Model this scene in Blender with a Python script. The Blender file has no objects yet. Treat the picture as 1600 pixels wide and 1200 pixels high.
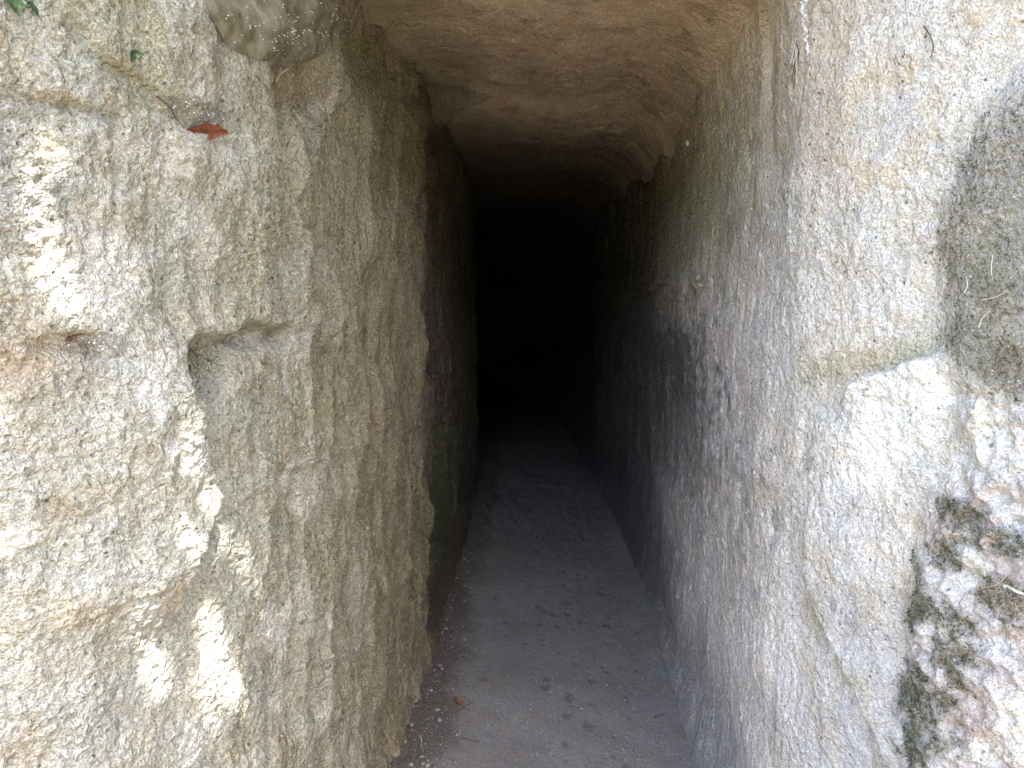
import bpy, math, random
import numpy as np
from mathutils import Vector, Matrix, Euler
from mathutils.bvhtree import BVHTree

random.seed(7)
RNG = np.random.default_rng(11)
SC = bpy.context.scene
COL = SC.collection

# ------------------------------------------------------------------ camera
CAM_Z, PITCH, YAW, FPX = 1.45, math.radians(8.8), math.radians(2.0), 1155.0
cd = bpy.data.cameras.new('camera')
cam = bpy.data.objects.new('camera', cd)
COL.objects.link(cam)
cd.sensor_width = 36.0
cd.lens = FPX / 1600 * 36
cd.clip_start, cd.clip_end = 0.02, 400
cam.location = (0, 0, CAM_Z)
cam.rotation_euler = (math.pi / 2 - PITCH, 0, YAW)
SC.camera = cam
CAM_M = Euler((math.pi / 2 - PITCH, 0, YAW)).to_matrix()

# ------------------------------------------------------------------ light
SUN_EL, SUN_AZ = math.radians(60), math.radians(35)      # azimuth: turned from straight behind the camera towards +x
SUN = Vector((math.cos(SUN_EL) * math.sin(SUN_AZ), -math.cos(SUN_EL) * math.cos(SUN_AZ), math.sin(SUN_EL)))
world = bpy.data.worlds.new('World')
SC.world = world
world.use_nodes = True
wn = world.node_tree
sky = wn.nodes.new('ShaderNodeTexSky')
sky.sky_type = 'NISHITA'
sky.sun_disc = False
sky.sun_elevation = SUN_EL
sky.sun_rotation = math.atan2(SUN.x, SUN.y)
sky.dust_density = 3.0
sky.air_density = 1.0
sky.ozone_density = 0.6
bg = wn.nodes['Background']
wn.links.new(sky.outputs[0], bg.inputs[0])
bg.inputs[1].default_value = 0.15
sl = bpy.data.lights.new('sun', 'SUN')
sl.energy, sl.angle, sl.color = 5.0, math.radians(0.5), (1.0, 0.97, 0.93)
so = bpy.data.objects.new('sun', sl)
COL.objects.link(so)
so.rotation_euler = (-SUN).to_track_quat('-Z', 'Y').to_euler()
so.location = SUN * 30
SC.view_settings.view_transform = 'Standard'
SC.view_settings.look = 'None'
SC.view_settings.gamma = 1.0
SC.view_settings.exposure = 3.55
SC.cycles.use_denoising = True
SC.cycles.max_bounces = 6
SC.cycles.diffuse_bounces = 5
SC.cycles.use_adaptive_sampling = True
SC.cycles.adaptive_threshold = 0.03

# ------------------------------------------------------------------ noise
PERM = RNG.permutation(256).astype(np.int32)
PERM = np.concatenate([PERM, PERM, PERM])
G3 = RNG.normal(size=(256, 3)).astype(np.float32)
G3 /= np.linalg.norm(G3, axis=1, keepdims=True)


def noise(x, y, z):
    x = np.asarray(x, np.float32); y = np.asarray(y, np.float32); z = np.asarray(z, np.float32)
    xi = np.floor(x).astype(np.int32); yi = np.floor(y).astype(np.int32); zi = np.floor(z).astype(np.int32)
    fx, fy, fz = x - xi, y - yi, z - zi
    u = fx * fx * fx * (fx * (fx * 6 - 15) + 10)
    v = fy * fy * fy * (fy * (fy * 6 - 15) + 10)
    w = fz * fz * fz * (fz * (fz * 6 - 15) + 10)
    xi &= 255; yi &= 255; zi &= 255

    def g(i, j, k):
        h = PERM[PERM[PERM[xi + i] + yi + j] + zi + k]
        q = G3[h]
        return q[..., 0] * (fx - i) + q[..., 1] * (fy - j) + q[..., 2] * (fz - k)
    a = g(0, 0, 0) * (1 - u) + g(1, 0, 0) * u
    b = g(0, 1, 0) * (1 - u) + g(1, 1, 0) * u
    c = g(0, 0, 1) * (1 - u) + g(1, 0, 1) * u
    d = g(0, 1, 1) * (1 - u) + g(1, 1, 1) * u
    return ((a * (1 - v) + b * v) * (1 - w) + (c * (1 - v) + d * v) * w) * 1.5


def fbm(x, y, z, f, octv=4, gain=0.5, lac=2.03):
    t, a = 0, 1.0
    for o in range(octv):
        t = t + a * noise(x * f + 17.3 * o, y * f + 5.1 * o, z * f + 9.7 * o)
        f *= lac; a *= gain
    return t


def sstep(a, b, x):
    t = np.clip((x - a) / (b - a), 0, 1)
    return t * t * (3 - 2 * t)


# ------------------------------------------------------------------ plan of the passage
def catmull(pts, n=60):
    p = [np.array(q, float) for q in pts]
    p = [2 * p[0] - p[1]] + p + [2 * p[-1] - p[-2]]
    out = []
    for i in range(1, len(p) - 2):
        # centripetal enough for these gentle curves
        for t in np.linspace(0, 1, n, endpoint=False):
            a, b, c, d = p[i - 1], p[i], p[i + 1], p[i + 2]
            m1 = (c - a) * 0.5 * min(1, np.linalg.norm(c - b) / max(1e-6, np.linalg.norm(c - a)) * 2)
            m2 = (d - b) * 0.5 * min(1, np.linalg.norm(c - b) / max(1e-6, np.linalg.norm(d - b)) * 2)
            h = t
            out.append((2*h**3-3*h**2+1)*b + (h**3-2*h**2+h)*m1 + (-2*h**3+3*h**2)*c + (h**3-h**2)*m2)
    out.append(p[-2])
    return np.array(out)


class Plan:
    """a wall's line in plan, from deep inside the tunnel to the open cliff; n points into the passage"""
    def __init__(self, pts, side):
        self.p = catmull(pts)
        d = np.gradient(self.p, axis=0)
        d /= np.linalg.norm(d, axis=1, keepdims=True)
        self.n = np.stack([-d[:, 1], d[:, 0]], 1) * side
        seg = np.linalg.norm(np.diff(self.p, axis=0), axis=1)
        self.s = np.concatenate([[0], np.cumsum(seg)])

    def at(self, s):
        f = lambda a: np.interp(s, self.s, a)
        return f(self.p[:, 0]), f(self.p[:, 1]), f(self.n[:, 0]), f(self.n[:, 1])

    def s_of_y(self, y):
        k = np.argsort(self.p[:, 1])
        return float(np.interp(y, self.p[k, 1], self.s[k]))


LEFT = Plan([(-2.9, 9.2), (-1.6, 8.2), (-0.82, 6.4), (-0.47, 5.25), (-0.41, 4.4), (-0.412, 3.4), (-0.425, 2.85), (-0.412, 2.6), (-0.425, 2.25),
             (-0.455, 1.85), (-0.485, 1.55), (-0.56, 1.24), (-0.70, 0.94), (-0.95, 0.70), (-1.5, 0.46), (-3.0, 0.25), (-6.5, 0.3)], 1)
RIGHT = Plan([(-3.2, 8.6), (-3.0, 10.0), (-1.5, 9.9), (-0.4, 8.9), (0.22, 7.2), (0.43, 5.0), (0.50, 3.7), (0.51, 2.8), (0.495, 2.1), (0.505, 1.75), (0.53, 1.52),
              (0.60, 1.34), (0.69, 1.18), (0.80, 1.02), (1.15, 0.78), (1.9, 0.5), (3.5, 0.3), (6.5, 0.3)], -1)
# n must point inside: left wall +x, right wall -x
if LEFT.at(LEFT.s_of_y(2.2))[2] < 0: LEFT.n *= -1
if RIGHT.at(RIGHT.s_of_y(2.2))[2] > 0: RIGHT.n *= -1


def ray(px, py):
    v = CAM_M @ Vector(((px - 800) / FPX, (600 - py) / FPX, -1.0))
    return v


def on_plan(plan, px, py):
    """where a sight line meets a wall's base sheet: (s, z)"""
    v = ray(px, py)
    c = plan.p[:, 0] * v.y - plan.p[:, 1] * v.x
    fw = plan.p[:, 0] * v.x + plan.p[:, 1] * v.y > 0
    best = None
    for i in np.nonzero((c[:-1] * c[1:] <= 0) & fw[:-1])[0]:
        t = c[i] / (c[i] - c[i + 1] + 1e-12)
        q = plan.p[i] * (1 - t) + plan.p[i + 1] * t
        k = (q[0] * v.x + q[1] * v.y) / (v.x ** 2 + v.y ** 2)
        if best is None or k < best[0]:
            best = (k, plan.s[i] * (1 - t) + plan.s[i + 1] * t)
    return best[1], CAM_Z + best[0] * v.z


def P(plan, *pp):
    return np.array([on_plan(plan, *q) for q in pp])


def polydist(S, Z, pts):
    """distance to a polyline on the wall, its sign (+ on the side to the left of travel) and the run along it 0..1"""
    best = np.full(S.shape, 1e9, np.float32); sg = np.zeros_like(best); al = np.zeros_like(best)
    L = np.concatenate([[0], np.cumsum(np.linalg.norm(np.diff(pts, axis=0), axis=1))])
    for i in range(len(pts) - 1):
        a, b = pts[i], pts[i + 1]
        d = b - a; l2 = d @ d + 1e-12
        t = np.clip(((S - a[0]) * d[0] + (Z - a[1]) * d[1]) / l2, 0, 1)
        ex, ez = S - a[0] - t * d[0], Z - a[1] - t * d[1]
        q = np.hypot(ex, ez)
        m = q < best
        best = np.where(m, q, best)
        sg = np.where(m, np.sign(d[0] * ez - d[1] * ex), sg)
        al = np.where(m, (L[i] + t * (L[i + 1] - L[i])) / L[-1], al)
    return best, sg, al


def blob(S, Z, c, ru, rz, rot=0.0, soft=0.5, wob=None):
    du, dz = S - c[0], Z - c[1]
    cr, sr = math.cos(rot), math.sin(rot)
    a, b = (du * cr + dz * sr) / ru, (-du * sr + dz * cr) / rz
    r = np.sqrt(a * a + b * b)
    if wob is not None:
        r = r + wob
    return 1 - sstep(1 - soft, 1 + soft, r)


def ends(al, a=0.12):
    return sstep(0, a, al) * (1 - sstep(1 - a, 1, al))


# ------------------------------------------------------------------ mesh helpers
def grid_object(name, X, Y, Z, mat, colour=None, extra=None, flip=False):
    r, c = X.shape
    me = bpy.data.meshes.new(name)
    co = np.stack([X, Y, Z], -1).reshape(-1, 3).astype(np.float32)
    idx = np.arange(r * c).reshape(r, c)
    q = np.stack([idx[:-1, :-1], idx[:-1, 1:], idx[1:, 1:], idx[1:, :-1]], -1).reshape(-1, 4)
    if flip:
        q = q[:, ::-1]
    n = len(q)
    me.vertices.add(len(co)); me.vertices.foreach_set('co', co.ravel())
    me.loops.add(n * 4); me.loops.foreach_set('vertex_index', np.ascontiguousarray(q).ravel().astype(np.int32))
    me.polygons.add(n)
    me.polygons.foreach_set('loop_start', np.arange(0, n * 4, 4, dtype=np.int32))
    me.polygons.foreach_set('use_smooth', np.ones(n, bool))
    me.update(calc_edges=True)
    if colour is not None:
        a = me.color_attributes.new('tint', 'FLOAT_COLOR', 'POINT')
        rgba = np.ones((r * c, 4), np.float32); rgba[:, :3] = np.clip(colour.reshape(-1, 3), 0, 1)
        a.data.foreach_set('color', rgba.ravel())
    me.materials.append(mat)
    o = bpy.data.objects.new(name, me)
    COL.objects.link(o)
    BVH_SRC[name] = (co, q)
    return o


BVH_SRC = {}


def mesh_object(name, verts, faces, mat, parent=None, smooth=True, colours=None):
    me = bpy.data.meshes.new(name)
    me.from_pydata([tuple(v) for v in verts], [], [tuple(f) for f in faces])
    if smooth:
        me.polygons.foreach_set('use_smooth', np.ones(len(me.polygons), bool))
    me.materials.append(mat)
    if colours is not None:
        a = me.color_attributes.new('tint', 'FLOAT_COLOR', 'POINT')
        a.data.foreach_set('color', np.concatenate([np.asarray(colours, np.float32), np.ones((len(colours), 1), np.float32)], 1).ravel())
    me.update()
    o = bpy.data.objects.new(name, me)
    COL.objects.link(o)
    if parent is not None:
        o.parent = parent
        o.matrix_parent_inverse = Matrix.Translation(-Vector(parent.location))
    return o


def tag(o, label=None, cat=None, group=None, kind=None):
    if label: o['label'] = label
    if cat: o['category'] = cat
    if group: o['group'] = group
    if kind: o['kind'] = kind
    return o


def empty(name, loc):
    o = bpy.data.objects.new(name, None)
    o.location = loc
    o.empty_display_size = 0.05
    COL.objects.link(o)
    return o


# ------------------------------------------------------------------ materials
def new_mat(name):
    m = bpy.data.materials.new(name)
    m.use_nodes = True
    return m, m.node_tree.nodes, m.node_tree.links, m.node_tree.nodes['Principled BSDF']


def rock_mat(name, grain=0.35, bump=0.6, speck=0.5, pit=0.5, scale=1.0, rough=0.93):
    """crumbly volcanic stone: the tint attribute carries large stains and painted shade, the nodes add grain, pale crystals and pores"""
    m, N, L, B = new_mat(name)
    tc = N.new('ShaderNodeTexCoord')
    at = N.new('ShaderNodeAttribute'); at.attribute_name = 'tint'

    def tex(s, det=4, rgh=0.6):
        t = N.new('ShaderNodeTexNoise'); t.inputs['Scale'].default_value = s * scale
        t.inputs['Detail'].default_value = det; t.inputs['Roughness'].default_value = rgh
        L.new(tc.outputs['Object'], t.inputs['Vector']); return t

    def ramp(src, a, b, lo, hi):
        r = N.new('ShaderNodeMapRange'); r.inputs[1].default_value = a; r.inputs[2].default_value = b
        r.inputs[3].default_value = lo; r.inputs[4].default_value = hi
        L.new(src, r.inputs[0]); return r.outputs[0]

    def math_(op, a, b):
        n = N.new('ShaderNodeMath'); n.operation = op
        for i, q in enumerate((a, b)):
            if isinstance(q, (int, float)): n.inputs[i].default_value = q
            else: L.new(q, n.inputs[i])
        return n.outputs[0]
    fine = tex(170, 2, 0.7); mid = tex(26, 3, 0.65); big = tex(7, 3, 0.6)
    v = math_('MULTIPLY', ramp(fine.outputs[0], 0.25, 0.75, 1 - grain, 1 + grain), ramp(mid.outputs[0], 0.3, 0.7, 1 - grain * 0.3, 1 + grain * 0.3))
    v = math_('MULTIPLY', v, ramp(big.outputs[0], 0.3, 0.7, 1 - grain * 0.3, 1 + grain * 0.3))
    # dark pores
    vo = N.new('ShaderNodeTexVoronoi'); vo.inputs['Scale'].default_value = 120 * scale; L.new(tc.outputs['Object'], vo.inputs['Vector'])
    sep = N.new('ShaderNodeSeparateColor'); L.new(vo.outputs['Color'], sep.inputs[0])
    pm = math_('MULTIPLY', ramp(vo.outputs['Distance'], 0.15, 0.4, 1, 0), ramp(sep.outputs[0], 0.93, 0.97, 0, 1))
    v = math_('MULTIPLY', v, ramp(pm, 0, 1, 1, 1 - pit))
    mul = N.new('ShaderNodeMix'); mul.data_type = 'RGBA'; mul.blend_type = 'MULTIPLY'; mul.inputs[0].default_value = 1
    v = math_('MULTIPLY', v, ramp(tex(420, 1, 0.8).outputs[0], 0.3, 0.7, 1 - grain * 0.8, 1 + grain * 0.8))
    L.new(at.outputs['Color'], mul.inputs[6]); L.new(v, mul.inputs[7])
    # hue drift between ochre and grey
    hue = N.new('ShaderNodeMix'); hue.data_type = 'RGBA'; hue.blend_type = 'MULTIPLY'
    L.new(ramp(tex(11, 3, 0.7).outputs[0], 0.42, 0.68, 0, 0.45), hue.inputs[0])
    L.new(mul.outputs[2], hue.inputs[6]); hue.inputs[7].default_value = (1.0, 0.86, 0.68, 1)
    # pale crystals
    v2 = N.new('ShaderNodeTexVoronoi'); v2.inputs['Scale'].default_value = 230 * scale; L.new(tc.outputs['Object'], v2.inputs['Vector'])
    s2 = N.new('ShaderNodeSeparateColor'); L.new(v2.outputs['Color'], s2.inputs[0])
    cm = math_('MULTIPLY', ramp(v2.outputs['Distance'], 0.2, 0.45, 1, 0), ramp(s2.outputs[1], 0.93, 0.96, 0, speck))
    cr = N.new('ShaderNodeMix'); cr.data_type = 'RGBA'
    L.new(cm, cr.inputs[0]); L.new(hue.outputs[2], cr.inputs[6]); cr.inputs[7].default_value = (0.72, 0.68, 0.62, 1)
    L.new(cr.outputs[2], B.inputs['Base Color'])
    B.inputs['Roughness'].default_value = rough
    B.inputs['Specular IOR Level'].default_value = 0.25
    # relief below the mesh's own resolution
    h = math_('ADD', math_('MULTIPLY', fine.outputs[0], 0.5), math_('MULTIPLY', tex(70, 2, 0.75).outputs[0], 1.0))
    for sc_, am in ((95, 0.30), (210, 0.30)):      # sand and lapilli standing proud
        g = N.new('ShaderNodeTexVoronoi'); g.inputs['Scale'].default_value = sc_ * scale; L.new(tc.outputs['Object'], g.inputs['Vector'])
        gs = N.new('ShaderNodeSeparateColor'); L.new(g.outputs['Color'], gs.inputs[0])
        h = math_('ADD', h, math_('MULTIPLY', math_('MULTIPLY', ramp(g.outputs['Distance'], 0.0, 0.6, 1, 0), ramp(gs.outputs[2], 0.35, 1.0, 0, 1)), am))
    h = math_('SUBTRACT', h, math_('MULTIPLY', pm, 0.45))
    bp = N.new('ShaderNodeBump'); bp.inputs['Strength'].default_value = bump; bp.inputs['Distance'].default_value = 0.012
    L.new(h, bp.inputs['Height']); L.new(bp.outputs[0], B.inputs['Normal'])
    return m


def plain_mat(name, col, rough=0.8, var=0.25, scale=60, bump=0.0, trans=0.0, spec=0.3):
    m, N, L, B = new_mat(name)
    tc = N.new('ShaderNodeTexCoord')
    t = N.new('ShaderNodeTexNoise'); t.inputs['Scale'].default_value = scale; t.inputs['Detail'].default_value = 5
    L.new(tc.outputs['Object'], t.inputs['Vector'])
    r = N.new('ShaderNodeValToRGB')
    r.color_ramp.elements[0].position, r.color_ramp.elements[1].position = 0.3, 0.7
    r.color_ramp.elements[0].color = (*[c * (1 - var) for c in col], 1)
    r.color_ramp.elements[1].color = (*[min(1, c * (1 + var)) for c in col], 1)
    L.new(t.outputs[0], r.inputs[0]); L.new(r.outputs[0], B.inputs['Base Color'])
    B.inputs['Roughness'].default_value = rough
    B.inputs['Specular IOR Level'].default_value = spec
    if bump:
        bp = N.new('ShaderNodeBump'); bp.inputs['Strength'].default_value = bump; bp.inputs['Distance'].default_value = 0.004
        L.new(t.outputs[0], bp.inputs['Height']); L.new(bp.outputs[0], B.inputs['Normal'])
    if trans:
        tr = N.new('ShaderNodeBsdfTranslucent'); L.new(r.outputs[0], tr.inputs[0])
        mx = N.new('ShaderNodeMixShader'); mx.inputs[0].default_value = trans
        L.new(B.outputs[0], mx.inputs[1]); L.new(tr.outputs[0], mx.inputs[2])
        L.new(mx.outputs[0], N['Material Output'].inputs[0])
    return m


M_LEFT = rock_mat('tuff_left', grain=0.36, bump=0.9, speck=0.7)
M_RIGHT = rock_mat('tuff_right', grain=0.32, bump=0.75, speck=0.7, pit=0.6)
M_CEIL = rock_mat('tuff_ceiling', grain=0.34, bump=0.6, speck=0.5, pit=0.6)
M_FLOOR = rock_mat('floor_dust', grain=0.22, bump=0.35, speck=0.6, pit=0.5)


def mixc(c, col, m):
    return c * (1 - m[..., None]) + np.array(col, np.float32) * m[..., None]


def wall_grid(plan, y_fine0, y_fine1, ds_f, ds_i, z_f):
    sa, sb, = plan.s_of_y(y_fine1), plan.s_of_y(y_fine0)
    end = plan.s[-1]
    s0 = np.linspace(0, sa - 2.6, 60, endpoint=False) if sa > 3.2 else np.array([])
    st = s0[-1] if len(s0) else 0
    s1 = np.arange(max(0, sa - 2.6), sa, ds_i)
    s2 = np.arange(sa, sb, ds_f)
    s3 = sb + (end - sb) * np.linspace(0, 1, 90) ** 1.7
    s = np.concatenate([s0, s1, s2, s3])
    s = np.unique(np.round(s, 5))
    z = np.concatenate([np.arange(-0.12, 0.3, 0.008), np.arange(0.3, 2.15, z_f), 2.15 + 2.6 * np.linspace(0, 1, 40) ** 1.3])
    return np.meshgrid(s, z, indexing='ij')


# ================================================================== left wall
def build_left():
    S, Z = wall_grid(LEFT, 0.80, 2.72, 0.0036, 0.010, 0.0036)
    x, y, nx, ny = LEFT.at(S)
    S = S.astype(np.float32); Z = Z.astype(np.float32)
    w1 = noise(x * 3, y * 3, Z * 3); w2 = noise(x * 9 + 4, y * 9, Z * 9)
    inside = sstep(1.25, 2.0, y)
    d = 0.022 * fbm(x, y, Z, 1.7, 3) + 0.012 * fbm(x + 9, y, Z, 5.5, 3)
    # pick marks: leaning furrows, strongest towards the mouth of the tunnel
    u = S + 0.10 * (Z - 1.0) + 0.018 * w1 + 0.006 * w2
    fur = noise(u * 21, Z * 2.6, 3.3) + 0.55 * noise(u * 44, Z * 5.5, 8.1)
    rid = np.abs(noise(u * 15 + 3, Z * 2.0 + 1.1, 1.7))
    d += (0.016 * fur - 0.026 * rid + 0.006 * noise(u * 80, Z * 9, 4.4)) * (0.18 + 0.82 * sstep(1.15, 1.75, y)) * (1 - 0.4 * sstep(2.65, 2.9, y))
    tt = u * 15 + 1.5 * noise(u * 5, Z * 1.7, 6.6) + 0.35 * w2
    cell = np.floor(tt); fr = tt - cell
    saw = np.where(fr < 0.22, fr / 0.22, (1 - fr) / 0.78)
    d += 0.026 * saw * sstep(-0.25, 0.35, noise(cell * 3.7, Z * 3.2 + cell * 1.9, 2.2 + 0 * Z)) * (0.12 + 0.88 * sstep(1.2, 1.6, y)) * sstep(-0.05, 0.45, Z) * (1 - 0.3 * sstep(2.65, 2.9, y))
    # crumbly crust
    lump = np.abs(noise(x * 26 + Z * 6, y * 26, Z * 20)); lump2 = np.abs(noise(x * 58 + 2 + Z * 14, y * 58, Z * 46))
    d += 0.0060 * (0.5 - lump) + 0.0055 * (0.5 - lump2) + 0.0042 * noise(x * 100, y * 100, Z * 100) * 1.2
    # the outer slab and its broken edge
    e = P(LEFT, (352, 498), (318, 535), (297, 575), (292, 625), (300, 690), (318, 770), (300, 830), (286, 900), (270, 1000))
    q, sg, al = polydist(S, Z, e)
    out = np.where(sg * SG_L > 0, 1.0, 0.0)     # 1 on the open side
    edge = 1 - sstep(0.0, 0.010, q)
    sd = q * np.where(out > 0, 1, -1) + 0.014 * w2 + 0.006 * noise(x * 40, y * 40, Z * 40)
    stp = sstep(-0.004, 0.007, sd)
    d += ends(al, 0.22) * (0.036 * stp * np.exp(-np.maximum(sd, 0) / 0.16) - 0.020 * (1 - stp) * np.exp(-np.maximum(-sd, 0) / 0.09))
    # hollow under a broken lip
    lip = P(LEFT, (300, 575), (319, 539), (337, 516), (370, 520), (397, 503), (430, 504), (450, 512), (480, 508), (500, 528), (532, 548))
    q, sg, al = polydist(S, Z, lip)
    al = np.clip((S - lip[:, 0].min()) / np.ptp(lip[:, 0]), 0, 1)
    below = np.where(Z < np.interp(S, *zip(*sorted(map(tuple, lip)))), 1.0, -1.0)
    sd = q * below + 0.018 * w2 + 0.016 * w1 + 0.006 * noise(x * 40, y * 40, Z * 40)
    d -= ends(al, 0.15) * 0.026 * (0.8 + 0.8 * noise(S * 14, 0 * S, 0 * S + 2)) * sstep(-0.006, 0.020, sd) * np.exp(-np.maximum(sd, 0) / 0.07)
    d += ends(al, 0.1) * 0.010 * (1 - sstep(-0.05, 0.0, sd)) * np.exp(-np.maximum(-sd, 0) / 0.03)
    c = on_plan(LEFT, 330, 580); d -= 0.09 * blob(S, Z, on_plan(LEFT, 322, 578), 0.05, 0.05, 0, 0.5, 0.3 * w2)
    for px, py, ru, rz, a in ((405, 528, 0.04, 0.022, 0.030), (448, 526, 0.035, 0.02, 0.026), (491, 536, 0.014, 0.018, 0.04), (350, 545, 0.05, 0.02, 0.03), (270, 465, 0.03, 0.05, 0.012), (110, 180, 0.04, 0.02, 0.012)):
        d -= a * blob(S, Z, on_plan(LEFT, px, py), ru, rz, 0, 0.6, 0.5 * w2)
    c = on_plan(LEFT, 492, 540); d -= 0.022 * blob(S, Z, c, 0.012, 0.016, 0, 0.6)
    # sloping ledge low down
    led = P(LEFT, (60, 1010), (160, 965), (240, 925), (300, 868), (345, 805), (400, 775), (450, 742), (520, 712), (585, 690))
    q, sg, al = polydist(S, Z, led)
    al = np.clip((S - led[:, 0].min()) / np.ptp(led[:, 0]), 0, 1)
    zz = np.interp(S, *zip(*sorted(map(tuple, led))))
    sd = (Z - zz) + 0.022 * w2 + 0.02 * w1
    d += ends(al) * 0.008 * sstep(-0.012, 0.012, sd) * np.exp(-np.maximum(sd, 0) / 0.10)
    d -= ends(al) * 0.007 * np.exp(-(sd / 0.006) ** 2)
    # blocks at the top
    for pts, a, wd in (
        ([(-20, 150), (60, 158), (130, 172), (180, 186), (186, 250), (183, 330), (160, 420)], 0.016, 0.007),
        ([(90, 20), (140, 90), (185, 120), (230, 150), (250, 190)], 0.020, 0.010),
        ([(355, 70), (352, 130), (340, 200)], 0.012, 0.009),
        ([(375, 290), (395, 300), (420, 308)], 0.012, 0.005),
        ([(365, 240), (378, 200), (372, 180)], 0.010, 0.005),
        ([(0, 860), (60, 850), (130, 800), (200, 760)], 0.006, 0.006),
        ([(240, 650), (260, 690), (262, 740)], 0.010, 0.008),
        ([(420, 640), (430, 560), (445, 520)], 0.007, 0.006),
        ([(520, 640), (512, 560), (528, 480), (520, 400), (532, 330)], 0.009, 0.007),
        ([(470, 700), (455, 620), (462, 560)], 0.007, 0.006),
        ([(600, 700), (590, 600), (600, 480), (590, 360), (600, 240)], 0.008, 0.006),
        ([(560, 1000), (575, 880), (560, 760)], 0.010, 0.008)):
        q, sg, al = polydist(S, Z, P(LEFT, *pts))
        q = q + 0.004 * w2 + 0.003 * noise(x * 50, y * 50, Z * 50)
        d -= ends(al, 0.15) * a * np.exp(-(q / wd) ** 2) * (0.75 + 0.5 * w1)
    d += 0.022 * blob(S, Z, on_plan(LEFT, 90, 90), 0.14, 0.09, 0.2, 0.5, 0.3 * w1)
    d += 0.018 * blob(S, Z, on_plan(LEFT, 290, 100), 0.07, 0.10, 0.0, 0.4, 0.3 * w1)
    d += 0.014 * blob(S, Z, on_plan(LEFT, 60, 700), 0.20, 0.12, 0.0, 0.7, 0.3 * w1)
    d -= 0.022 * blob(S, Z, on_plan(LEFT, 470, 130), 0.11, 0.075, 0.0, 0.5, 0.3 * w1)
    d -= 0.045 * blob(S, Z, on_plan(LEFT, 440, 10), 0.16, 0.06, 0.0, 0.5)
    d -= 0.020 * blob(S, Z, on_plan(LEFT, 290, 185), 0.035, 0.022, 0.0, 0.5)
    d -= 0.030 * blob(S, Z, on_plan(LEFT, 143, 550), 0.010, 0.013, 0.0, 0.45)
    d -= 0.016 * blob(S, Z, on_plan(LEFT, 100, 538), 0.05, 0.014, 0.0, 0.6, 0.3 * w2)
    # the wall leans back slightly at head height and its foot is worn
    lean = -0.008 * sstep(0.5, 1.3, Z) * sstep(3.0, 2.4, y) * inside
    d += lean
    d += 0.03 * sstep(0.14, 0.0, Z) * sstep(1.6, 2.2, y)
    X, Y = x + nx * d, y + ny * d
    # ---- stone colour with the light's fall-off painted in
    n1 = fbm(x, y, Z, 3.2, 4); n2 = fbm(x + 7, y, Z, 12, 4); n3 = fbm(u * 3, 0 * Z, Z * 0.4, 5, 3)
    c = np.zeros(S.shape + (3,), np.float32) + np.array(C_LEFT, np.float32)
    c = mixc(c, (0.47, 0.475, 0.44), 0.55 * sstep(1.35, 1.0, y + 0.15 * n1))  # greyer stone outside, painted paler for the daylight there
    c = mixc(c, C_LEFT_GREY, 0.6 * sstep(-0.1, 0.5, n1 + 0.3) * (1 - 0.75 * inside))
    c = mixc(c, (0.34, 0.27, 0.17), 0.4 * sstep(0.15, 0.65, n2 + 0.3 * n3))
    c = mixc(c, (0.27, 0.25, 0.13), 0.5 * sstep(0.0, 0.6, n1) * sstep(1.3, 1.9, Z) )
    c = mixc(c, (0.225, 0.184, 0.117), 0.9 * sstep(1.25, 2.0, y) * (0.6 + 0.4 * sstep(-0.5, 0.3, n3)))  # brown deepened inward to carry the fading light
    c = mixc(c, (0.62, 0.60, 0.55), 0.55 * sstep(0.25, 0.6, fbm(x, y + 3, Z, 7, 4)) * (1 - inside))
    c = mixc(c, (0.085, 0.07, 0.05), 0.87 * sstep(2.42, 2.78, y + 0.12 * n2 + 0.1 * n1))  # tunnel shade painted into the stone past the corner
    # brown webbed recess at the top, rust by the slab's left
    c = mixc(c, (0.20, 0.155, 0.09), 0.7 * blob(S, Z, on_plan(LEFT, 470, 135), 0.12, 0.07, 0, 0.5, 0.4 * n2))
    c = mixc(c, (0.36, 0.25, 0.155), 0.4 * blob(S, Z, on_plan(LEFT, 25, 560), 0.09, 0.05, 0, 0.6, 0.8 * n2))
    c = mixc(c, (0.17, 0.165, 0.15), 0.45 * blob(S, Z, on_plan(LEFT, 10, 260), 0.06, 0.09, 0, 0.5, 0.6 * n2))
    # green film just inside
    c = mixc(c, (0.075, 0.095, 0.04), 0.6 * blob(S, Z, on_plan(LEFT, 685, 770), 0.42, 0.26, 0, 0.6, 0.5 * n2))
    c = mixc(c, (0.18, 0.175, 0.09), 0.35 * blob(S, Z, on_plan(LEFT, 590, 170), 0.25, 0.25, 0, 0.6, 0.5 * n2))
    c = mixc(c, (0.16, 0.155, 0.08), 0.35 * blob(S, Z, on_plan(LEFT, 640, 900), 0.3, 0.2, 0, 0.7, 0.6 * n2))
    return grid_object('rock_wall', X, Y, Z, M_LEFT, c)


SG_L = 1.0
C_LEFT = (0.32, 0.305, 0.22)
C_LEFT_GREY = (0.43, 0.43, 0.385)


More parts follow.
